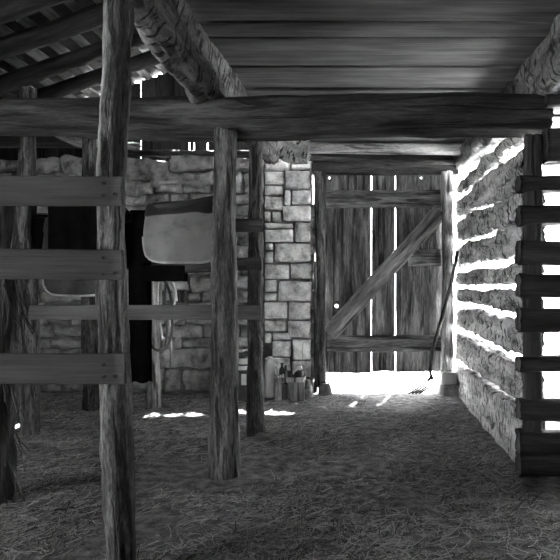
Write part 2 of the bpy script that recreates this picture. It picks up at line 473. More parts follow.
# ------------------------------------------------------------------ heavy timbers
b = MB()
sweep(b, [(-1.05, 1.6, 2.67, 1), (-1.06, 2.7, 2.68, 1.0), (-1.055, 3.4, 2.66, 1.05), (-1.055, 4.1, 2.665, 1.06), (-1.05, 5.3, 2.70, .95), (-1.02, 6.55, 2.74, .9)],
      rr(.35, .16, .05, 4, 5), amp=.035, fa=7, fl=2.4, step=.05, wob=.03, endrough=.03)
tag(b.build('plate_log', M['barklog']), 'thick rough hewn log on top of the middle post, running back under the ceiling edge', 'log')
b = MB()
sweep(b, [(1.30, 1.4, 2.70, 1), (1.30, 3.0, 2.70, 1), (1.30, 4.3, 2.70, 1.0), (1.22, 5.6, 2.72, .8), (1.18, 7.3, 2.75, .7)],
      rr(.36, .34, .1, 4, 5), amp=.035, fa=7, fl=2.2, step=.05, wob=.02, endrough=.03)
tag(b.build('plate_log', M['barklog']), 'thick rough hewn log in the upper right corner above the log wall', 'log')
b = MB(); sweep(b, [(1.19, 3.62, 2.46, 1), (1.5, 3.58, 2.45, 1), (2.2, 3.5, 2.44, 1)], circ(.065, 14), amp=.012, step=.1)
tag(b.build('round_pole', M['darklog']), 'dark round pole end sticking out of the log in the upper right corner', 'pole')

BY = 4.12
b = MB()
sweep(b, [(-4.9, BY, 2.39, .78), (-3.2, BY, 2.41, .80), (-2.0, BY, 2.415, .84), (-1.0, BY, 2.405, .97), (.1, BY, 2.425, .98), (1.25, BY, 2.425, .98)],
      rr(.29, .27, .12, 6, 3), amp=.028, fa=6, fl=1.0, step=.08, wob=.02, endrough=.02)
tag(b.build('tie_beam', M['beam']), 'long dark hand hewn beam crossing the whole barn on top of the posts', 'beam')

b = MB(); sweep(b, [P(257, 137, 6.75), P(272, 143, 6.78), P(290, 150, 6.8), P(309, 154, 6.8)], rr(.23, .24, .07, 4, 4), up=(0, 0, 1), amp=.045, fa=6, fl=4, step=.03, endrough=.02)
tag(b.build('log_end', M['knot']), 'pale knotty log end lying on top of the stone pier beside the door', 'log')
# diagonal brace beside the plate log, in the left bay
b = MB()
sweep(b, [P(128, -20, 4.7), P(160, 30, 4.62), P(188, 72, 4.55)], rr(.13, .10, .03, 3, 3), up=(0, 1, 0), amp=.012, step=.08, endrough=.015)
tag(b.build('diagonal_brace', M['barklog']), 'short diagonal brace beside the thick log, above the long beam', 'brace')

def post(name, pts, prof, mat, **k):
    b = MB(); sweep(b, pts, prof, up=(1, 0, 0), amp=k.pop('amp', .017), fa=k.pop('fa', 7), fl=k.pop('fl', 2.2), step=.06, wob=k.pop('wob', .02), endrough=.02)
    return b.build(name, mat, k.get('parent'))
AY = 3.98
tag(post('wooden_post', [(X(224, AY), AY, -.05, 1.12), (X(223.5, AY), AY, .5, 1.0), (X(224.5, AY), AY, 1.1, .96), (X(225, AY), AY, 1.3, .88), (X(225.3, AY), AY, 1.8, .80), (X(225.5, AY), AY, 2.285, .80)], circ(.090, 20, .25), M['greypost']),
    'thick weathered cedar post under the middle of the long beam', 'post')
DY = 6.2
tag(post('wooden_post', [(X(154, DY), DY, -.05, 1.1), (X(153, DY), DY, .6, 1), (X(152, DY), DY, 1.42, .92)], circ(.066, 16, .3), M['pale']),
    'pale short post with a bridle and rope hanging on it', 'post')
EY = 6.1
tag(post('wooden_post', [(X(92, EY), EY, -.05, 1.1), (X(90, EY), EY, .9, 1), (X(89, EY), EY, 2.9, .85)], circ(.07, 16, .2), M['post']),
    'grey wooden post by the stone wall, seen behind the nearest fence post', 'post')

# nearest stall fence at the left
FY = 2.58
sf = empty('stall_fence', (X(118, FY), FY, 0), 'nearest stall fence of three wide boards nailed to a thick leaning post', 'fence')
post('post', [(X(123, FY), FY, -.05, 1.06), (X(119, FY), FY, .4, 1.02), (X(113.5, FY), FY, .95, .97), (X(111.5, FY), FY, 1.4, .94), (X(113, FY), FY, 1.9, .95), (X(117.5, FY), FY, 2.3, .90), (X(118.5, FY), FY, 2.49, .88)],
     circ(.056, 20, .3), M['post'], parent=sf, wob=.008)
RY = 2.49
for (ya, yb, xe, ny1) in ((177, 206, 123, (183, 195)), (250, 280, 122.5, (258, 274)), (354, 384, 125, (365, 377))):
    bb = MB(); zc = Z((ya + yb) / 2, RY); w = (yb - ya) * RY / F
    plank(bb, (-2.6, RY - .02, zc + .01), (X(xe, RY), RY, zc), w, .03, (0, 0, 1), amp=.003, step=.08, rad=.005, endrough=.006)
    r_ = bb.build('rail', M['rail'], sf)
    for (nx_, ny_) in ((103.5, ny1[0]), (103.5, ny1[1]), (115, ny1[1] - 1)):
        bb = MB(); p = P(nx_, ny_, RY - .018); sweep(bb, [(p.x, p.y - .003, p.z), (p.x, p.y + .02, p.z)], circ(.007, 10), up=(1, 0, 0), step=.01)
        nb = bb.build('nail', M['nail'], sf); nb.parent = r_

# rear stall fence
GY = 4.98
rfn = empty('stall_fence', (X(255, GY), GY, 0), 'rear stall fence with plain boards between two tall posts in front of the stone wall', 'fence')
post('post', [(X(256, GY), GY, -.05, 1.15), (X(255, GY), GY, .6, .95), (X(255.5, GY), GY, 1.6, .84), (X(256, GY), GY, 2.65, .82)], circ(.066, 18, .3), M['post'], parent=rfn, wob=.012)
post('post', [(X(31, GY), GY, -.05, 1.0), (X(31, GY), GY, .8, .95), (X(27, GY), GY, 1.6, .9), (X(27.5, GY), GY, 2.9, .8)], circ(.068, 18, .3), M['post'], parent=rfn, wob=.012)
QY = 4.88
for (xa, xb, ya, yb) in ((22, 262, 305, 319.5), (236, 262.5, 219, 232), (152, 262, 258, 270.5)):
    bb = MB(); zc = Z((ya + yb) / 2, QY); w = (yb - ya) * QY / F
    if xa > 200: xa = 214
    plank(bb, (X(xa, QY), QY, zc + (-.035 if 100 < xa < 200 else .0)), (X(xb, QY), QY, zc + (.01 if 100 < xa < 200 else 0)), w, .035, (0, 0, 1), amp=.003, step=.1, rad=.005, endrough=.006)
    bb.build('rail', M['rearrail'] if xa < 100 else M['beam'], rfn)

# upper rack rail carrying the saddles
SY = 5.05
# shaggy cedar post at the left edge
HY = 3.45
b = MB()
sweep(b, [(X(-6, HY), HY, -.05, 1.05), (X(-4, HY), HY, .5, .9), (X(3, HY), HY, 1.1, .75), (X(3, HY), HY, 1.5, .75), (X(1, HY), HY, 1.8, .65)], circ(.10, 22), up=(1, 0, 0), amp=.05, fa=9, fl=1.4, step=.04, wob=.03)
ep = empty('cedar_post', (X(3, HY), HY, 0), 'shaggy barked cedar post with broken twigs at the left edge of the barn', 'post')
b.build('trunk', M['bark'], ep)
def twig(pts, r, name, mat, parent):
    bb = MB(); sweep(bb, pts, circ(r, 8), up=(.3, .8, .1), amp=r * .4, fa=4, fl=4, step=.03); return bb.build(name, mat, parent)
twig([P(13, 345, HY), P(15, 300, HY - .02, ) , P(9, 268, HY - .03)], .014, 'branch', M['bark'], ep)
twig([P(14, 320, HY), P(19, 285, HY - .03), P(25, 268, HY - .05)], .010, 'branch', M['bark'], ep)
twig([P(7, 330, HY - .06), P(9, 305, HY - .12), P(3, 285, HY - .14)], .007, 'branch', M['bark'], ep)
bb = MB(); rr2 = random.Random(3)
for k in range(170):
    z = rr2.uniform(.05, 1.6); a = rr2.uniform(-math.pi, .2); r = .088
    cx = X(-5 + 8 * min(1, z / 1.1), HY) + .01
    L = rr2.uniform(.08, .3)
    p0 = Vector((cx + r * math.cos(a), HY + r * math.sin(a), z))
    out = rr2.uniform(.0, .05)
    p1 = p0 + Vector((math.cos(a) * out + rr2.uniform(-.03, .03), math.sin(a) * out, -L * .5)); p2 = p1 + Vector((math.cos(a) * out * .6 + rr2.uniform(-.03, .03), 0, -L * .5))
    sweep(bb, [p0, p1, p2], [(.004, 0), (0, .0012), (-.004, 0), (0, -.0012)], step=.1, tone=1)
tag(bb.build('bark_strips', M['bark'], ep), kind='stuff')

# ------------------------------------------------------------------ timbers on the stone wall
b = MB(); plank(b, (-4.95, 6.75, Z(140, 6.75)), (X(100, 6.75), 6.75, Z(141, 6.75)), .15, .16, (0, 0, 1), amp=.01, step=.15, rad=.03)
tag(b.build('wall_beam', M['roofwood']), 'dark squared beam lying above the stone wall at the far left', 'beam')
b = MB(); sweep(b, [P(44, 126, 6.5) + Vector((0, 0, .05)), P(66, 134, 6.5), P(84, 139, 6.5), P(101, 138, 6.5)], rr(.17, .16, .06, 4, 3), up=(0, 0, 1), amp=.03, step=.04, endrough=.03)
tag(b.build('log_end', M['pale']), 'pale rough log end above the stone wall, left of the nearest fence post', 'log')
b = MB(); plank(b, (X(124, 6.9), 6.95, 2.80), (X(262, 6.9), 6.95, 2.79), .07, .12, (0, 0, 1), amp=.012, step=.1, rad=.02)
tag(b.build('wall_pole', M['beam']), 'dark thin timber lying along the top of the stone wall', 'timber')
b = MB(); sweep(b, [P(116, 150, 7.06), P(130, 148, 7.06), P(139, 149, 7.06)], rr(.12, .14, .04, 3, 3), up=(0, 0, 1), amp=.03, step=.03, endrough=.02)
tag(b.build('log_end', M['pale']), 'small pale timber stub on the wall top just right of the nearest fence post', 'log')

# pale pole and stacked planks above the door
b = MB(); sweep(b, [(-.66, 6.78, 2.825, 1), (.2, 6.78, 2.815, 1), (1.1, 6.78, 2.80, .95)], circ(.062, 16, .2), amp=.01, step=.1)
tag(b.build('ceiling_pole', M['pale']), 'pale round pole under the ceiling in front of the door head', 'pole')
for k, (za, zb, yy, w, lab) in enumerate(((2.755, 2.705, 7.02, .05, 'upper thin slanting plank in the stack above the door'), (2.68, 2.71, 7.06, .045, 'lower thin slanting plank in the stack above the door'))):
    b = MB(); plank(b, (X(303, 7), yy, za), (X(456, 7), yy, zb), w, .05, (0, 0, 1), amp=.006, step=.15)
    tag(b.build('slanting_plank', M['beam']), lab, 'plank', group='planks above the door')
b = MB(); plank(b, (X(300, 7.1), 7.12, 2.64), (X(458, 7.1), 7.12, 2.635), .12, .12, (0, 0, 1), amp=.012, step=.1, rad=.02)
tag(b.build('door_lintel', M['beam']), 'dark wooden lintel across the head of the plank door', 'lintel')

# ------------------------------------------------------------------ door
DRY = 7.16
dr = empty('door_1', (X(384, DRY), DRY, 0), kind='structure')
def hole(o, px, py, r):
    """bore a knot hole through a plank mesh"""
    c = P(px, py, DRY)
    bm = bmesh.new(); bmesh.ops.create_cone(bm, cap_ends=True, segments=14, radius1=r, radius2=r * .9, depth=.3,
        matrix=Matrix.Translation(c - Vector(dr['_at'])) @ Matrix.Rotation(math.pi / 2, 4, 'X'))
    me = bpy.data.meshes.new('cut'); bm.to_mesh(me); bm.free()
    co = bpy.data.objects.new('cut', me); C.objects.link(co); co.location = dr.location
    md = o.modifiers.new('hole', 'BOOLEAN'); md.operation = 'DIFFERENCE'; md.object = co; md.solver = 'EXACT'
    bpy.context.view_layer.update()
    dg = bpy.context.evaluated_depsgraph_get()
    nm = bpy.data.meshes.new_from_object(o.evaluated_get(dg))
    o.modifiers.clear(); o.data = nm
    bpy.data.objects.remove(co)
pls = [(323.5, 340.3, 166, 372), (340.1, 370.8, 166, 372.5), (371.7, 394.9, 166, 371), (395.7, 424.2, 166, 372), (424.2, 444.0, 166, 371)]
made = []
for k, (xa, xb, ya, yb) in enumerate(pls):
    bb = MB()
    plank(bb, ((X(xa, DRY) + X(xb, DRY)) / 2 - (.012 if k == 4 else 0), DRY, Z(yb, DRY)), ((X(xa, DRY) + X(xb, DRY)) / 2 + (.002 if k == 4 else 0), DRY, Z(ya, DRY)), X(xb, DRY) - X(xa, DRY), .03, (1, 0, 0), amp=.004, step=.1, rad=.005, endrough=.02)
    made.append(bb.build('door_plank', M['door'], dr))
for (k, px, py, r) in ((0, 336.6, 306, .022), (0, 329.5, 178, .014), (3, 421, 178, .012)):
    try: hole(made[k], px, py, r)
    except Exception as e: print('hole', e)
for (xa, xb, ya, yb, t) in ((326, 440.5, 190, 208, .05), (327, 441, 336, 352, .05), (408, 441, 250, 266, .03)):
    bb = MB(); plank(bb, (X(xa, 7.1), 7.12, Z((ya+yb)/2, 7.1)), (X(xb, 7.1), 7.12, Z((ya+yb)/2 - .5, 7.1)), (yb - ya) * 7.1 / F, t, (0, 0, 1), amp=.008, step=.08, rad=.008)
    bb.build('cross_rail', M['door'], dr)
bb = MB(); p, q = P(329, 334, 7.05), P(441, 211, 7.05)
plank(bb, p, q, .19, .05, (-1, 0, 1), amp=.008, step=.08, rad=.01); bb.build('diagonal_brace', M['brace'], dr)

# door posts
tag(post('door_post', [(X(321, 7.02), 7.04, .08, 1.0), (X(319, 7.02), 7.04, .8, .95), (X(320, 7.02), 7.04, 1.7, 1.0), (X(319.5, 7.02), 7.04, 2.60, 1.0)], circ(.062, 16, .3), M['post'], wob=.01),
    'round dark post on the left side of the door, beside the stone pier', 'post')
tag(post('door_post', [(X(447.5, 7), 7.02, .262, 1.0), (X(448, 7), 7.02, 1.0, 1.0), (X(447.5, 7), 7.02, 1.7, 1.0), (X(447.5, 7), 7.02, 2.60, .95)], circ(.066, 16, .3), M['pale'], wob=.008),
    'pale wooden post on the right side of the door, standing on a block', 'post')
b = MB(); sweep(b, [(X(448, 6.98), 6.98, .13), (X(448, 6.98), 6.98, .27)], rr(.19, .19, .05, 4, 2), up=(1, 0, 0), amp=.006, step=.03)
tag(b.build('post_block', M['tin']), 'pale round block under the right door post', 'block')
b = MB(); sweep(b, [(X(449, 6.97), 6.97, -.04, 1.05), (X(449, 6.97), 6.97, .05, 1.05), (X(449, 6.97), 6.97, .13, .95)], rr(.23, .23, .06, 4, 3), up=(1, 0, 0), amp=.02, step=.03)
tag(b.build('footing_stone', M['stone']), 'dark footing stone under the pale block by the right door post', 'stone')
b = MB(); sweep(b, [(X(325, 7), 6.98, -.04, 1.05), (X(325, 7), 6.98, .06, 1.0), (X(325, 7), 6.98, .13, .8)], rr(.15, .13, .04, 4, 3), up=(1, 0, 0), amp=.02, step=.03)
tag(b.build('footing_stone', M['mortar']), 'small dark stone at the foot of the left door post', 'stone')
b = MB(); plank(b, (X(315.6, 6.95), 6.98, .02), (X(314.9, 6.95), 6.98, 1.55), .035, .03, (1, 0, 0), amp=.004, step=.1)
tag(b.build('lean_stick', M['post']), 'thin upright stick between the stone pier and the left door post', 'stick')

# ------------------------------------------------------------------ log wall along the right
wr = empty('wall_right', (0, 0, 0), kind='structure')
# (z of gap at near end, half gap near), (same at far end); logs fill between
gapz = [(-.06, .0, -.06, .0), (.43, .020, .36, .03), (.735, .045, .735, .03), (1.05, .022, 1.04, .045), (1.245, .036, 1.25, .02), (1.455, .032, 1.45, .035),
        (1.70, .013, 1.76, .035), (1.92, .012, 2.06, .035), (2.235, .045, 2.30, .035), (2.50, .075, 2.56, .12)]
YA, YB = 4.07, 7.2
def wall_log(k, g0, g1):
    SEED[0] += 1; sd = SEED[0] * 2.3
    def ends(t):
        y = YA + (YB - YA) * t
        zb = (g0[0] + 1.1 * g0[1]) * (1 - t) + (g0[2] + 1.15 * g0[3]) * t
        zt = (g1[0] - 1.1 * g1[1]) * (1 - t) + (g1[2] - 1.15 * g1[3]) * t
        e = min(1, t * 8)                      # near ends are squared for the corner notch
        zb += e * (.045 * N(y * .9, sd, 0) + .018 * N(y * 4, sd, 1) + .014 * N(y * 11, sd, 2))
        zt += e * (.045 * N(y * .9, sd, 5) + .018 * N(y * 4, sd, 6) + .014 * N(y * 11, sd, 7))
        return zb, max(zb + .05, zt), y
    def prof(t):
        zb, zt, y = ends(t)
        th = .15 + .03 * N(y * .9, sd, 9) + .02 * N(y * 3, sd, 3)
        return [(v, -u) for (u, v) in rr(th, zt - zb, .03, 3, 8)]
    off = .02 * N(sd, 1, 1)
    xn = 1.140 + off; xf = 1.142 + off * .5
    path = []
    n = 120
    for q in range(n + 1):
        t = q / n; zb, zt, y = ends(t); path.append((xn + (xf - xn) * t, y, (zb + zt) / 2))
    bb = MB()
    sweep(bb, path, prof, up=(0, 0, 1), amp=.020, fa=11, fl=6, step=.028, endrough=.02)
    bb.build('wall_log', M['log'], wr)
for k in range(len(gapz) - 1): wall_log(k, gapz[k], gapz[k+1])

# the crib wall facing us at the right edge: dark logs notched over the corner
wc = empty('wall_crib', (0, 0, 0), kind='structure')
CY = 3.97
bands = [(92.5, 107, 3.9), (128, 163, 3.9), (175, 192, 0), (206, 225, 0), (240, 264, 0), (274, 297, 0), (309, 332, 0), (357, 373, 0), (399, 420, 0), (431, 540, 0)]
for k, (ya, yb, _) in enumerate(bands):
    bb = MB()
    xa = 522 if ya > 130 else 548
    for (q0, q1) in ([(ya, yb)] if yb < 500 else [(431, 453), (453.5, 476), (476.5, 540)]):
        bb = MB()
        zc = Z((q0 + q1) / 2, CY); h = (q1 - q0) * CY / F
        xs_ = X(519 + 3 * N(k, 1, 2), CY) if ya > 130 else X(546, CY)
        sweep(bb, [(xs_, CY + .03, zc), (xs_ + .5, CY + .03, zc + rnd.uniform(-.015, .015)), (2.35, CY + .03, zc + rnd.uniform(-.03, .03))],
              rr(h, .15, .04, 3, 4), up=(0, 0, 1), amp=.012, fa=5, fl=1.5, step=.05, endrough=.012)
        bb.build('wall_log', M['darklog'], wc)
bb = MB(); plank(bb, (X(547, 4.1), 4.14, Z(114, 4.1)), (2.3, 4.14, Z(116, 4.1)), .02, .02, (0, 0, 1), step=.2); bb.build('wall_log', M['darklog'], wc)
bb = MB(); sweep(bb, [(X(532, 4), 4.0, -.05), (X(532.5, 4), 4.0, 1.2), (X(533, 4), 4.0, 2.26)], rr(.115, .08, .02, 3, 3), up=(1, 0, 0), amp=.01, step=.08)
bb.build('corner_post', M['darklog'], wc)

LY0, LY1, LZ = -2.0, 1.1, 1.7  # unseen opening added in the left wall to light the log wall
# ------------------------------------------------------------------ walls the picture does not show but that close the barn
b = MB(); box(b, -5.05, -4.95, LY1, 7.4, -.06, 3.1); box(b, -5.05, -4.95, -3.0, LY0, -.06, 3.1); box(b, -5.05, -4.95, LY0, LY1, LZ, 3.1); tag(b.build('wall_left', M['beam'], smooth=False), kind='structure')
b = MB(); box(b, 2.38, 2.48, -3.0, 4.0, -.06, 3.0); tag(b.build('wall_side', M['beam'], smooth=False), kind='structure')
b = MB()
box(b, -5.05, 2.48, -3.1, -3.0, -.06, 4.6)
tag(b.build('wall_front', M['beam'], smooth=False), kind='structure')

# ------------------------------------------------------------------ saddles on the rails
def saddle(at, label, w, zb, zt, felt, rise, group):
    """saddle seen from the flank: rounded fleece-lined skirt hanging over the rail, seat and cantle on top"""
    root = empty('saddle', at, label, 'saddle', group)
    ax, ay, _ = at
    h = zt - zb
    def outline(u):     # u in 0..1 from the left bottom round to the right bottom, returns half-shape (x, z) of skirt rim
        return None
    nx_, nz_ = 34, 26
    for side in (-1, 1):
        bb = MB()
        grid = {}
        for j in range(nz_ + 1):
            t = j / nz_                    # 0 top .. 1 bottom
            for i in range(nx_ + 1):
                s = -1 + 2 * i / nx_
                # rounded lower corners (superellipse)
                tt = t
                half = w / 2
                if t > .55:
                    c = (t - .55) / .45; half = w / 2 * (1 - .26 * (1 - math.sqrt(max(0, 1 - c ** 2.6))))
                if t < .15: half *= (.97 + .03 * t / .15)
                x = s * half
                zt_ = zt + rise * (max(0, s * .5 + .1) ** 2) * 2 - .02 * abs(s) ** 2
                z = zt_ + (zb - zt_) * tt + (.03 * h * abs(s) ** 4 if t > .9 else 0)
                y = side * (.03 + .11 * math.sin(min(1, t * 1.6) * math.pi / 2) + .012 * FN(x * 4, z * 4, ax + side, 2) + .018 * math.sin(s * 4 + t * 3))
                grid[i, j] = bb.add((ax + x, ay + y, z), t=1)
        for j in range(nz_):
            for i in range(nx_):
                f = (grid[i, j], grid[i+1, j], grid[i+1, j+1], grid[i, j+1])
                bb.f.append(f if side > 0 else f[::-1])
        sk = bb.build('skirt', felt, root, solid=.016)
        # worn rim round the skirt
        rim = [bb.v[grid[0, j]] for j in range(14, nz_ + 1)] + [bb.v[grid[i, nz_]] for i in range(1, nx_ + 1)] + [bb.v[grid[nx_, j]] for j in range(nz_ - 1, 13, -1)]
        r2 = MB(); sweep(r2, rim, circ(.011, 8), up=(0, 1, .1), step=.03)
        e = r2.build('rim', M['leatherrim'], root); e.parent = sk
        # dark leather upper flap lying over the skirt
        bb = MB(); grid = {}
        for j in range(9):
            t = j / 8
            for i in range(nx_ + 1):
                s = -1 + 2 * i / nx_
                x = s * w / 2 * 1.0
                depth = (.17 + .10 * math.exp(-((s - .72) / .3) ** 2) + .06 * max(0, -s - .75)) * h
                zt_ = zt + .012 + rise * (max(0, s * .5 + .1) ** 2) * 2 - .02 * abs(s) ** 2
                z = zt_ - depth * t
                tq = (zt_ - z) / h
                y = side * (.05 + .11 * math.sin(min(1, tq * 1.6) * math.pi / 2) + .012 * FN(x * 4, z * 4, ax + side, 2) + .018 * math.sin(s * 4 + tq * 3))
                grid[i, j] = bb.add((ax + x, ay + y, z))
        for j in range(8):
            for i in range(nx_):
                f = (grid[i, j], grid[i+1, j], grid[i+1, j+1], grid[i, j+1]); bb.f.append(f if side > 0 else f[::-1])
        bb.build('flap', M['leather'], root, solid=.012)
    # seat along the top, rising to the cantle at the right
    bb = MB()
    pts = []
    for k in range(9):
        s = -1 + 2 * k / 8
        pts.append((ax + s * w / 2 * .96, ay, zt + rise * (max(0, s * .5 + .1) ** 2) * 2 - .02 * s * s + .005, 1 - .35 * abs(s) ** 3))
    sweep(bb, pts, rr(.07, .16, .03, 4, 2), up=(0, 0, 1), step=.03); bb.build('seat', M['leather'], root)
    bb = MB(); cx = ax + w * .47; cz = zt + rise * .6
    sweep(bb, [(cx - .03, ay - .15, cz - .06, .7), (cx, ay - .09, cz + .05, 1), (cx + .02, ay, cz + .09, 1.1), (cx, ay + .09, cz + .05, 1), (cx - .03, ay + .15, cz - .06, .7)], rr(.03, .07, .012, 3, 2), up=(0, 0, 1), step=.03)
    bb.build('cantle', M['leather'], root)
    return root
sx0, sx1 = X(143, 4.66), X(221, 4.66)
saddle(((sx0 + sx1) / 2, 4.80, Z(263, 4.66)), 'saddle with a pale rounded fleece skirt, left of the middle post', sx1 - sx0, Z(262.5, 4.66), Z(204, 4.66), M['felt'], .13, 'saddles on the stall rails')
sx0, sx1 = X(41, 4.9), X(112, 4.9)
saddle(((sx0 + sx1) / 2, 5.04, Z(296, 4.9)), 'black saddle with a rounded dark skirt behind the nearest fence boards', sx1 - sx0, Z(295.5, 4.9), Z(216, 4.9), M['leather'], .06, 'saddles on the stall rails')
# rail carrying the dark saddle, short black blanket roll
b = MB(); plank(b, (X(20, 5.04), 5.04, Z(218, 5.04)), (X(132, 5.04), 5.04, Z(218, 5.04)), .08, .04, (0, 0, 1), amp=.003, step=.1)
tag(b.build('saddle_rail', M['beam']), 'board behind the nearest fence boards carrying the black saddle', 'rail')
# black blankets draped
def drape(name, xa, xb, zt, zb, y, mat, label, cat, fold=.025, freq=22, skew=0.0, half=.05):
    bb = MB(); g = {}
    nx_, nz_ = 30, 22
    for j in range(nz_ * 2 + 1):
        t = (j - nz_) / nz_          # -1 back bottom .. 0 over the rail .. 1 front bottom
        for i in range(nx_ + 1):
            s = i / nx_
            a = abs(t)
            z = zt - (zt - zb) * max(0, a - .06) / .94 - .006 * math.sin(s * 9 + t) * a
            yy = y + math.copysign(half * min(1, a / .06), -t) if t else y
            yy += fold * a * math.sin(s * freq * (xb - xa) * 2 + 2 * N(s * 3, t, 1)) * (1 if t > 0 else .6)
            g[i, j] = bb.add((xa + (xb - xa) * s + skew * a * (s - .5), yy, z + (0.02 if t == 0 else 0)))
    for j in range(nz_ * 2):
        for i in range(nx_): bb.f.append((g[i, j], g[i+1, j], g[i+1, j+1], g[i, j+1]))
    return tag(bb.build(name, mat, solid=.008), label, cat)
drape('blanket', X(22, 4.92), X(45, 4.92), Z(217, 5.04), Z(256, 4.92), 5.04, M['black'], 'small black blanket on the board at the left of the black saddle', 'blanket', half=.06)
drape('blanket', X(44, 4.72), X(100, 4.72), Z(201, 4.78), Z(266, 4.72), 5.04, M['black'], 'large black blanket thrown over the black saddle behind the nearest fence', 'blanket', half=.26, fold=.012)
drape('long_cloth', X(124.5, 4.95), X(144, 4.95), Z(211, 4.95), Z(390, 4.95) + .05, 5.08, M['black'], 'long narrow black cloth hanging just right of the nearest fence post', 'cloth', half=.045, fold=.02)
drape('saddle_blanket', X(146, 4.95), X(188, 4.95), Z(266, 5.0), Z(281, 4.95), 4.90, M['black'], 'black folded blanket under the pale saddle, over the board', 'blanket', half=.04, fold=.01)

# ------------------------------------------------------------------ tack on the pale short post
def tube(pts, r, n=8, step=.03, up=(.2, 1, .1)):
    bb = MB(); sweep(bb, pts, circ(r, n), up=up, step=step); return bb
TY = 6.08
pts = []
for k in range(25):
    a = math.radians(200 + k / 24 * 330 - 75)
    pts.append(None)
loop = [P(150, 282, TY), P(147, 300, TY), P(146, 325, TY), P(149, 341, TY - .02), P(156, 350, TY - .03), P(164, 349, TY - .03), P(170, 340, TY - .02), P(172, 322, TY), P(171, 300, TY), P(166, 283, TY), P(158, 276, TY)]
tag(tube(loop, .013).build('rope_loop', M['rope']), 'dark hanging rein looped down from the pale short post', 'rope')
br = empty('bridle', P(160, 276, TY), 'bridle with a highlight painted in, cheek straps and iron bit hanging on the short post', 'bridle')
tube([P(148, 274, TY - .02), P(155, 270, TY - .08), P(166, 274, TY - .04), P(173, 285, TY), P(176, 301, TY)], .02).build('headstall', M['tin'], br)  # pale colours here and below paint in the bridle's bright highlight
tube([P(152, 272, TY - .06), P(153, 290, TY - .07), P(154, 306, TY - .07)], .018).build('cheek_strap', M['palerope'], br)
tube([P(160, 273, TY - .05), P(161, 290, TY - .06), P(160, 320, TY - .06), P(162, 338, TY - .06)], .012).build('cheek_strap', M['leatherrim'], br)
tube([P(166, 275, TY - .03), P(165, 300, TY - .04), P(167, 330, TY - .04), P(165, 347, TY - .03)], .010).build('rein', M['rope'], br)
tube([P(168, 277, TY - .02), P(175, 290, TY - .03), P(174, 305, TY - .03)], .012).build('throat_strap', M['palerope'], br)
ring = [tuple(P(174 + 3 * math.cos(a * math.pi / 6), 304 + 3.5 * math.sin(a * math.pi / 6), TY)) for a in range(13)]
tube(ring, .006).build('bit_ring', M['iron'], br)
tag(tube([P(170, 320, TY + .02), P(170.5, 338, TY), P(172, 352, TY), P(171, 361, TY)], .005, 6).build('cord', M['palerope']), 'thin pale cord end dangling beside the short post', 'cord')
b = MB(); sweep(b, [P(148, 273, TY - .12), P(152, 270, TY - .1), P(176, 273, TY - .05)], circ(.018, 8), step=.03)
tag(b.build('peg_stick', M['pale']), 'short pale stick wedged across the top of the short post', 'stick')
for px, lab in ((179.5, 'left one of two small black hooks on the stone wall right of the short post'), (185.5, 'right one of two small black hooks on the stone wall right of the short post')):
    b = MB(); sweep(b, [P(px, 291, 6.93), P(px, 297, 6.90), P(px + .4, 302, 6.90)], rr(.045, .05, .015, 3, 1), up=(1, 0, 0), step=.02)
    tag(b.build('hook', M['darktin']), lab, 'hook', group='hooks on the stone wall')

# ------------------------------------------------------------------ pitchfork against the right door post
pf = empty('pitchfork', P(431, 374, 6.6), 'wooden pitchfork with curved iron tines leaning on the right door post', 'pitchfork')
bb = MB(); sweep(bb, [(*P(457.5, 251, 6.82), .8), (*P(450.5, 285, 6.82), 1), (*P(440, 325, 6.75), 1), (*P(432, 352, 6.66), 1), (*P(430, 371, 6.6), 1.15)], circ(.022, 10), up=(0, 1, 0), amp=.003, step=.05)
bb.build('handle', M['post'], pf)
bb = MB(); sweep(bb, [P(430, 367, 6.62), P(430.5, 374, 6.59)], circ(.02, 10), up=(0, 1, 0), step=.02); bb.build('ferrule', M['iron'], pf)
for k in range(4):
    o = (k - 1.5)
    twig_ = [P(430.5, 373, 6.59), P(431 + o * 1.2, 378, 6.55), P(427 + o * 3.2, 385, 6.45), P(414 + o * 3.4, 393.5, 6.36)]
    tube(twig_, .0095, 6).build('tine', M['nail'], pf)

# ------------------------------------------------------------------ odds and ends at the pier
def lathe(prof, at, n=24):
    bb = MB(); ids = []
    for (r, z) in prof:
        ids.append([bb.add((at[0] + r * math.cos(2*math.pi*k/n), at[1] + r * math.sin(2*math.pi*k/n), at[2] + z), (r, k, z)) for k in range(n)])
    for a, c in zip(ids, ids[1:]):
        for k in range(n): bb.f.append((a[k], a[(k+1) % n], c[(k+1) % n], c[k]))
    bb.f.append(tuple(ids[0][::-1])); bb.f.append(tuple(ids[-1]))
    return bb
JY = 6.75
jx = X(270, JY)
jg = empty('plastic_jug', (jx, JY, 0), 'tall milky plastic jug against the stone pier, left of the tool box', 'jug')
lathe([(.052, .0), (.060, .012), (.062, .06), (.060, .2), (.058, .3), (.062, .36), (.058, .39), (.040, .415), (.026, .425), (.026, .44)], (jx, JY, .0)).build('body', M['plastic'], jg)
lathe([(.030, .438), (.031, .442), (.031, .462), (.028, .466)], (jx, JY, 0)).build('cap', M['plastic'], jg)
tube([(jx + .05, JY - .02, .36), (jx + .085, JY - .02, .34), (jx + .085, JY - .02, .26), (jx + .055, JY - .02, .22)], .010).build('handle', M['plastic'], jg)

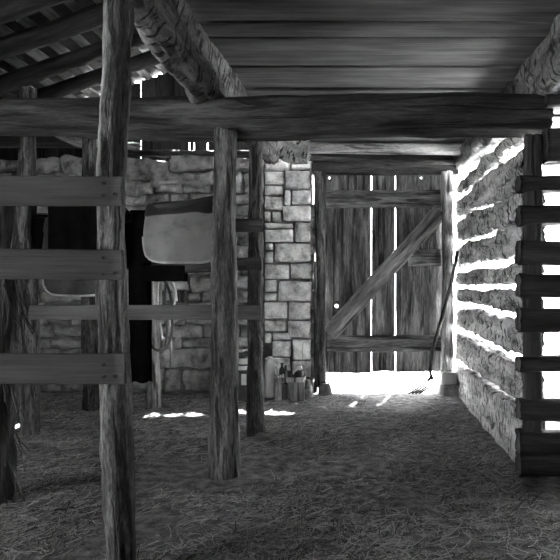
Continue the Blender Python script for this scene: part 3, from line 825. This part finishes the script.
TXa, TXb, TYf, TYb = X(275, 6.6), X(304, 6.6), 6.58, 6.84
zt = Z(377.5, 6.6); 
tb = empty('tool_box', ((TXa + TXb) / 2, 6.7, 0), 'low wooden tool box with a slotted front at the foot of the stone pier', 'box')
def bx(name, mat, par, *a):
    bb = MB(); box(bb, *a); o = bb.build(name, mat, par, smooth=False)
    md = o.modifiers.new('edge', 'BEVEL'); md.width = .004; md.segments = 2
    return o
bx('rim_board', M['pale'], tb, TXa, TXb, TYf, TYf + .02, zt - .05, zt)
bx('front_board', M['pale'], tb, TXa, X(282, 6.6), TYf + .004, TYf + .022, .0, zt - .05)
bx('front_board', M['brace'], tb, X(288, 6.6), TXb, TYf + .004, TYf + .022, .0, zt - .05)
bx('back_board', M['brace'], tb, TXa, TXb, TYb - .02, TYb, .0, zt)
bx('end_board', M['brace'], tb, TXa, TXa + .02, TYf + .022, TYb - .02, .0, zt + .0)
bx('end_board', M['brace'], tb, TXb - .02, TXb, TYf + .022, TYb - .02, .0, zt + .0)
bx('bottom_board', M['beam'], tb, TXa + .02, TXb - .02, TYf + .022, TYb - .02, .02, zt - .07)
zi = zt - .07
tag(lathe([(.030, 0), (.034, .01), (.034, .12), (.03, .15), (.014, .175), (.014, .2), (.017, .202), (.017, .22)], (X(282, 6.7), 6.70, zi)).build('bottle', M['darktin']), 'dark bottle standing in the left of the tool box', 'bottle')
tag(lathe([(.032, 0), (.035, .01), (.035, .11), (.028, .13)], (X(290, 6.7), 6.68, zi)).build('can', M['darktin']), 'dark can standing in the middle of the tool box', 'can')
tag(lathe([(.045, 0), (.048, .01), (.056, .12), (.059, .125), (.055, .12), (.046, .02)], (X(299, 6.7), 6.72, zi)).build('pot', M['darktin']), 'dark small pot standing in the right of the tool box', 'pot')
tag(tube([(X(288, 6.7), 6.66, zi), (X(287, 6.7), 6.64, zi + .1), (X(286.5, 6.7), 6.62, zi + .20)], .013).build('wooden_stick', M['pale']), 'pale stick poking up out of the tool box', 'stick')
tag(tube([(X(302.5, 6.7), 6.66, zi), (X(302.3, 6.7), 6.70, zi + .22), (X(302, 6.7), 6.80, zi + .44)], .004, 6).build('wire', M['leatherrim']), 'thin pale wire standing in the tool box against the pier', 'wire')
b = MB(); sweep(b, [P(293.5, 372, 6.64), P(297, 369, 6.64), P(301.5, 367, 6.64)], rr(.03, .05, .012, 3, 2), up=(0, 0, 1), amp=.012, step=.015)
tag(b.build('rag', M['tin']), 'small white rag lying on the pot in the tool box', 'rag')
for k in range(3):
    p = (X(278 + 2.4 * k, 6.62), 6.63 + .01 * k, zi)
    tag(lathe([(.010, 0), (.012, .005), (.012, .075 + .008 * k), (.008, .085 + .008 * k)], p, 10).build('small_tin', M['tin']), ('leftmost', 'middle', 'rightmost')[k] + ' of three tiny pale tins on the rim side of the tool box', 'tin', group='tiny pale tins in the tool box')
def rock(name, c, r, mat, label, sd):
    bb = MB(); n, m_ = 16, 10; ids = []
    for j in range(m_ + 1):
        th = math.pi * j / m_
        ids.append([])
        for i in range(n):
            ph = 2 * math.pi * i / n
            d = Vector((math.sin(th) * math.cos(ph), math.sin(th) * math.sin(ph), -math.cos(th)))
            k = 1 + .28 * FN(d.x * 1.3 + sd, d.y * 1.3, d.z * 1.3, 3)
            ids[-1].append(bb.add((c[0] + d.x * r[0] * k, c[1] + d.y * r[1] * k, max(c[2] + d.z * r[2] * k, -.03)), t=.6))
    for j in range(m_):
        for i in range(n): bb.f.append((ids[j][i], ids[j][(i+1) % n], ids[j+1][(i+1) % n], ids[j+1][i]))
    return tag(bb.build(name, mat), label, 'stone')
rock('field_stone', (X(307, 6.75), 6.74, .09), (.055, .09, .11), M['stone'], 'upright field stone between the tool box and the door post', 4.2)
# boxes seen between the middle post and the rear fence post
cr_ = empty('crate', (X(242, 6.5), 6.55, 0), 'dark crate with a pale panel, between the middle post and the rear post', 'crate')
bx('body', M['darktin'], cr_, X(236, 6.5), X(250, 6.5), 6.5, 6.75, 0.0, Z(371, 6.5))
bx('panel', M['tin'], cr_, X(241.5, 6.5), X(246.5, 6.5), 6.485, 6.5, Z(385, 6.5), Z(374, 6.5))
cn = empty('paint_can', (X(243, 6.6), 6.62, Z(371, 6.5)), 'pale can with a dark band standing on the dark crate', 'can')
lathe([(.055, 0), (.058, .006), (.058, .115), (.06, .118), (.06, .125), (.05, .122)], (X(243, 6.6), 6.62, Z(371, 6.5))).build('body', M['tin'], cn)
lathe([(.0585, .045), (.0592, .046), (.0592, .062), (.0585, .063)], (X(243, 6.6), 6.62, Z(371, 6.5))).build('band', M['darktin'], cn)
b = MB(); sweep(b, [P(238, 355, 6.62), P(243, 355, 6.62), P(249, 352, 6.62)], rr(.055, .12, .02, 3, 2), up=(0, 0, 1), amp=.012, step=.02)
tag(b.build('dark_rag', M['darktin']), 'dark crumpled rag on top of the pale can', 'rag')
b = MB(); plank(b, P(243, 350.5, 6.6), P(251, 349.5, 6.6), .02, .07, (0, 0, 1), amp=.002, step=.03)
tag(b.build('slat', M['tin']), 'short white slat lying on the dark rag beside the rear post', 'slat')
rock('field_stone', (X(262, 4.9), 4.86, .02), (.07, .06, .045), M['mortar'], 'low dark stone at the foot of the rear fence post', 8.8)

# ------------------------------------------------------------------ light
w = bpy.data.worlds.new('sky'); SC.world = w; w.use_nodes = True
bg = w.node_tree.nodes['Background']
bg.inputs[0].default_value = (1, 1, 1, 1); bg.inputs[1].default_value = 6.0
sun = bpy.data.lights.new('sun', 'SUN'); sun.energy = 65; sun.angle = math.radians(1.5)
so = bpy.data.objects.new('sun', sun); C.objects.link(so); so.location = (6, 14, 20)
so.rotation_euler = Vector((-.10, -.37, -1)).to_track_quat('-Z', 'Y').to_euler()

cam = bpy.data.cameras.new('camera'); co = bpy.data.objects.new('camera', cam); C.objects.link(co)
co.location = (0, 0, H); co.rotation_euler = (math.pi / 2, 0, 0)
cam.sensor_width = 36; cam.lens = F / 560 * 36
cam.shift_x = (280 - VX) / 560; cam.shift_y = (VY - 280) / 560
cam.clip_start = .05; cam.clip_end = 200
SC.camera = co
SC.cycles.diffuse_bounces = 8
for r_ in ROOTS:
    if '_at' in r_: del r_['_at']
vs = SC.view_settings; vs.view_transform = 'Standard'; vs.look = 'None'; vs.gamma = 1; vs.use_curve_mapping = False
vs.exposure = 1.65
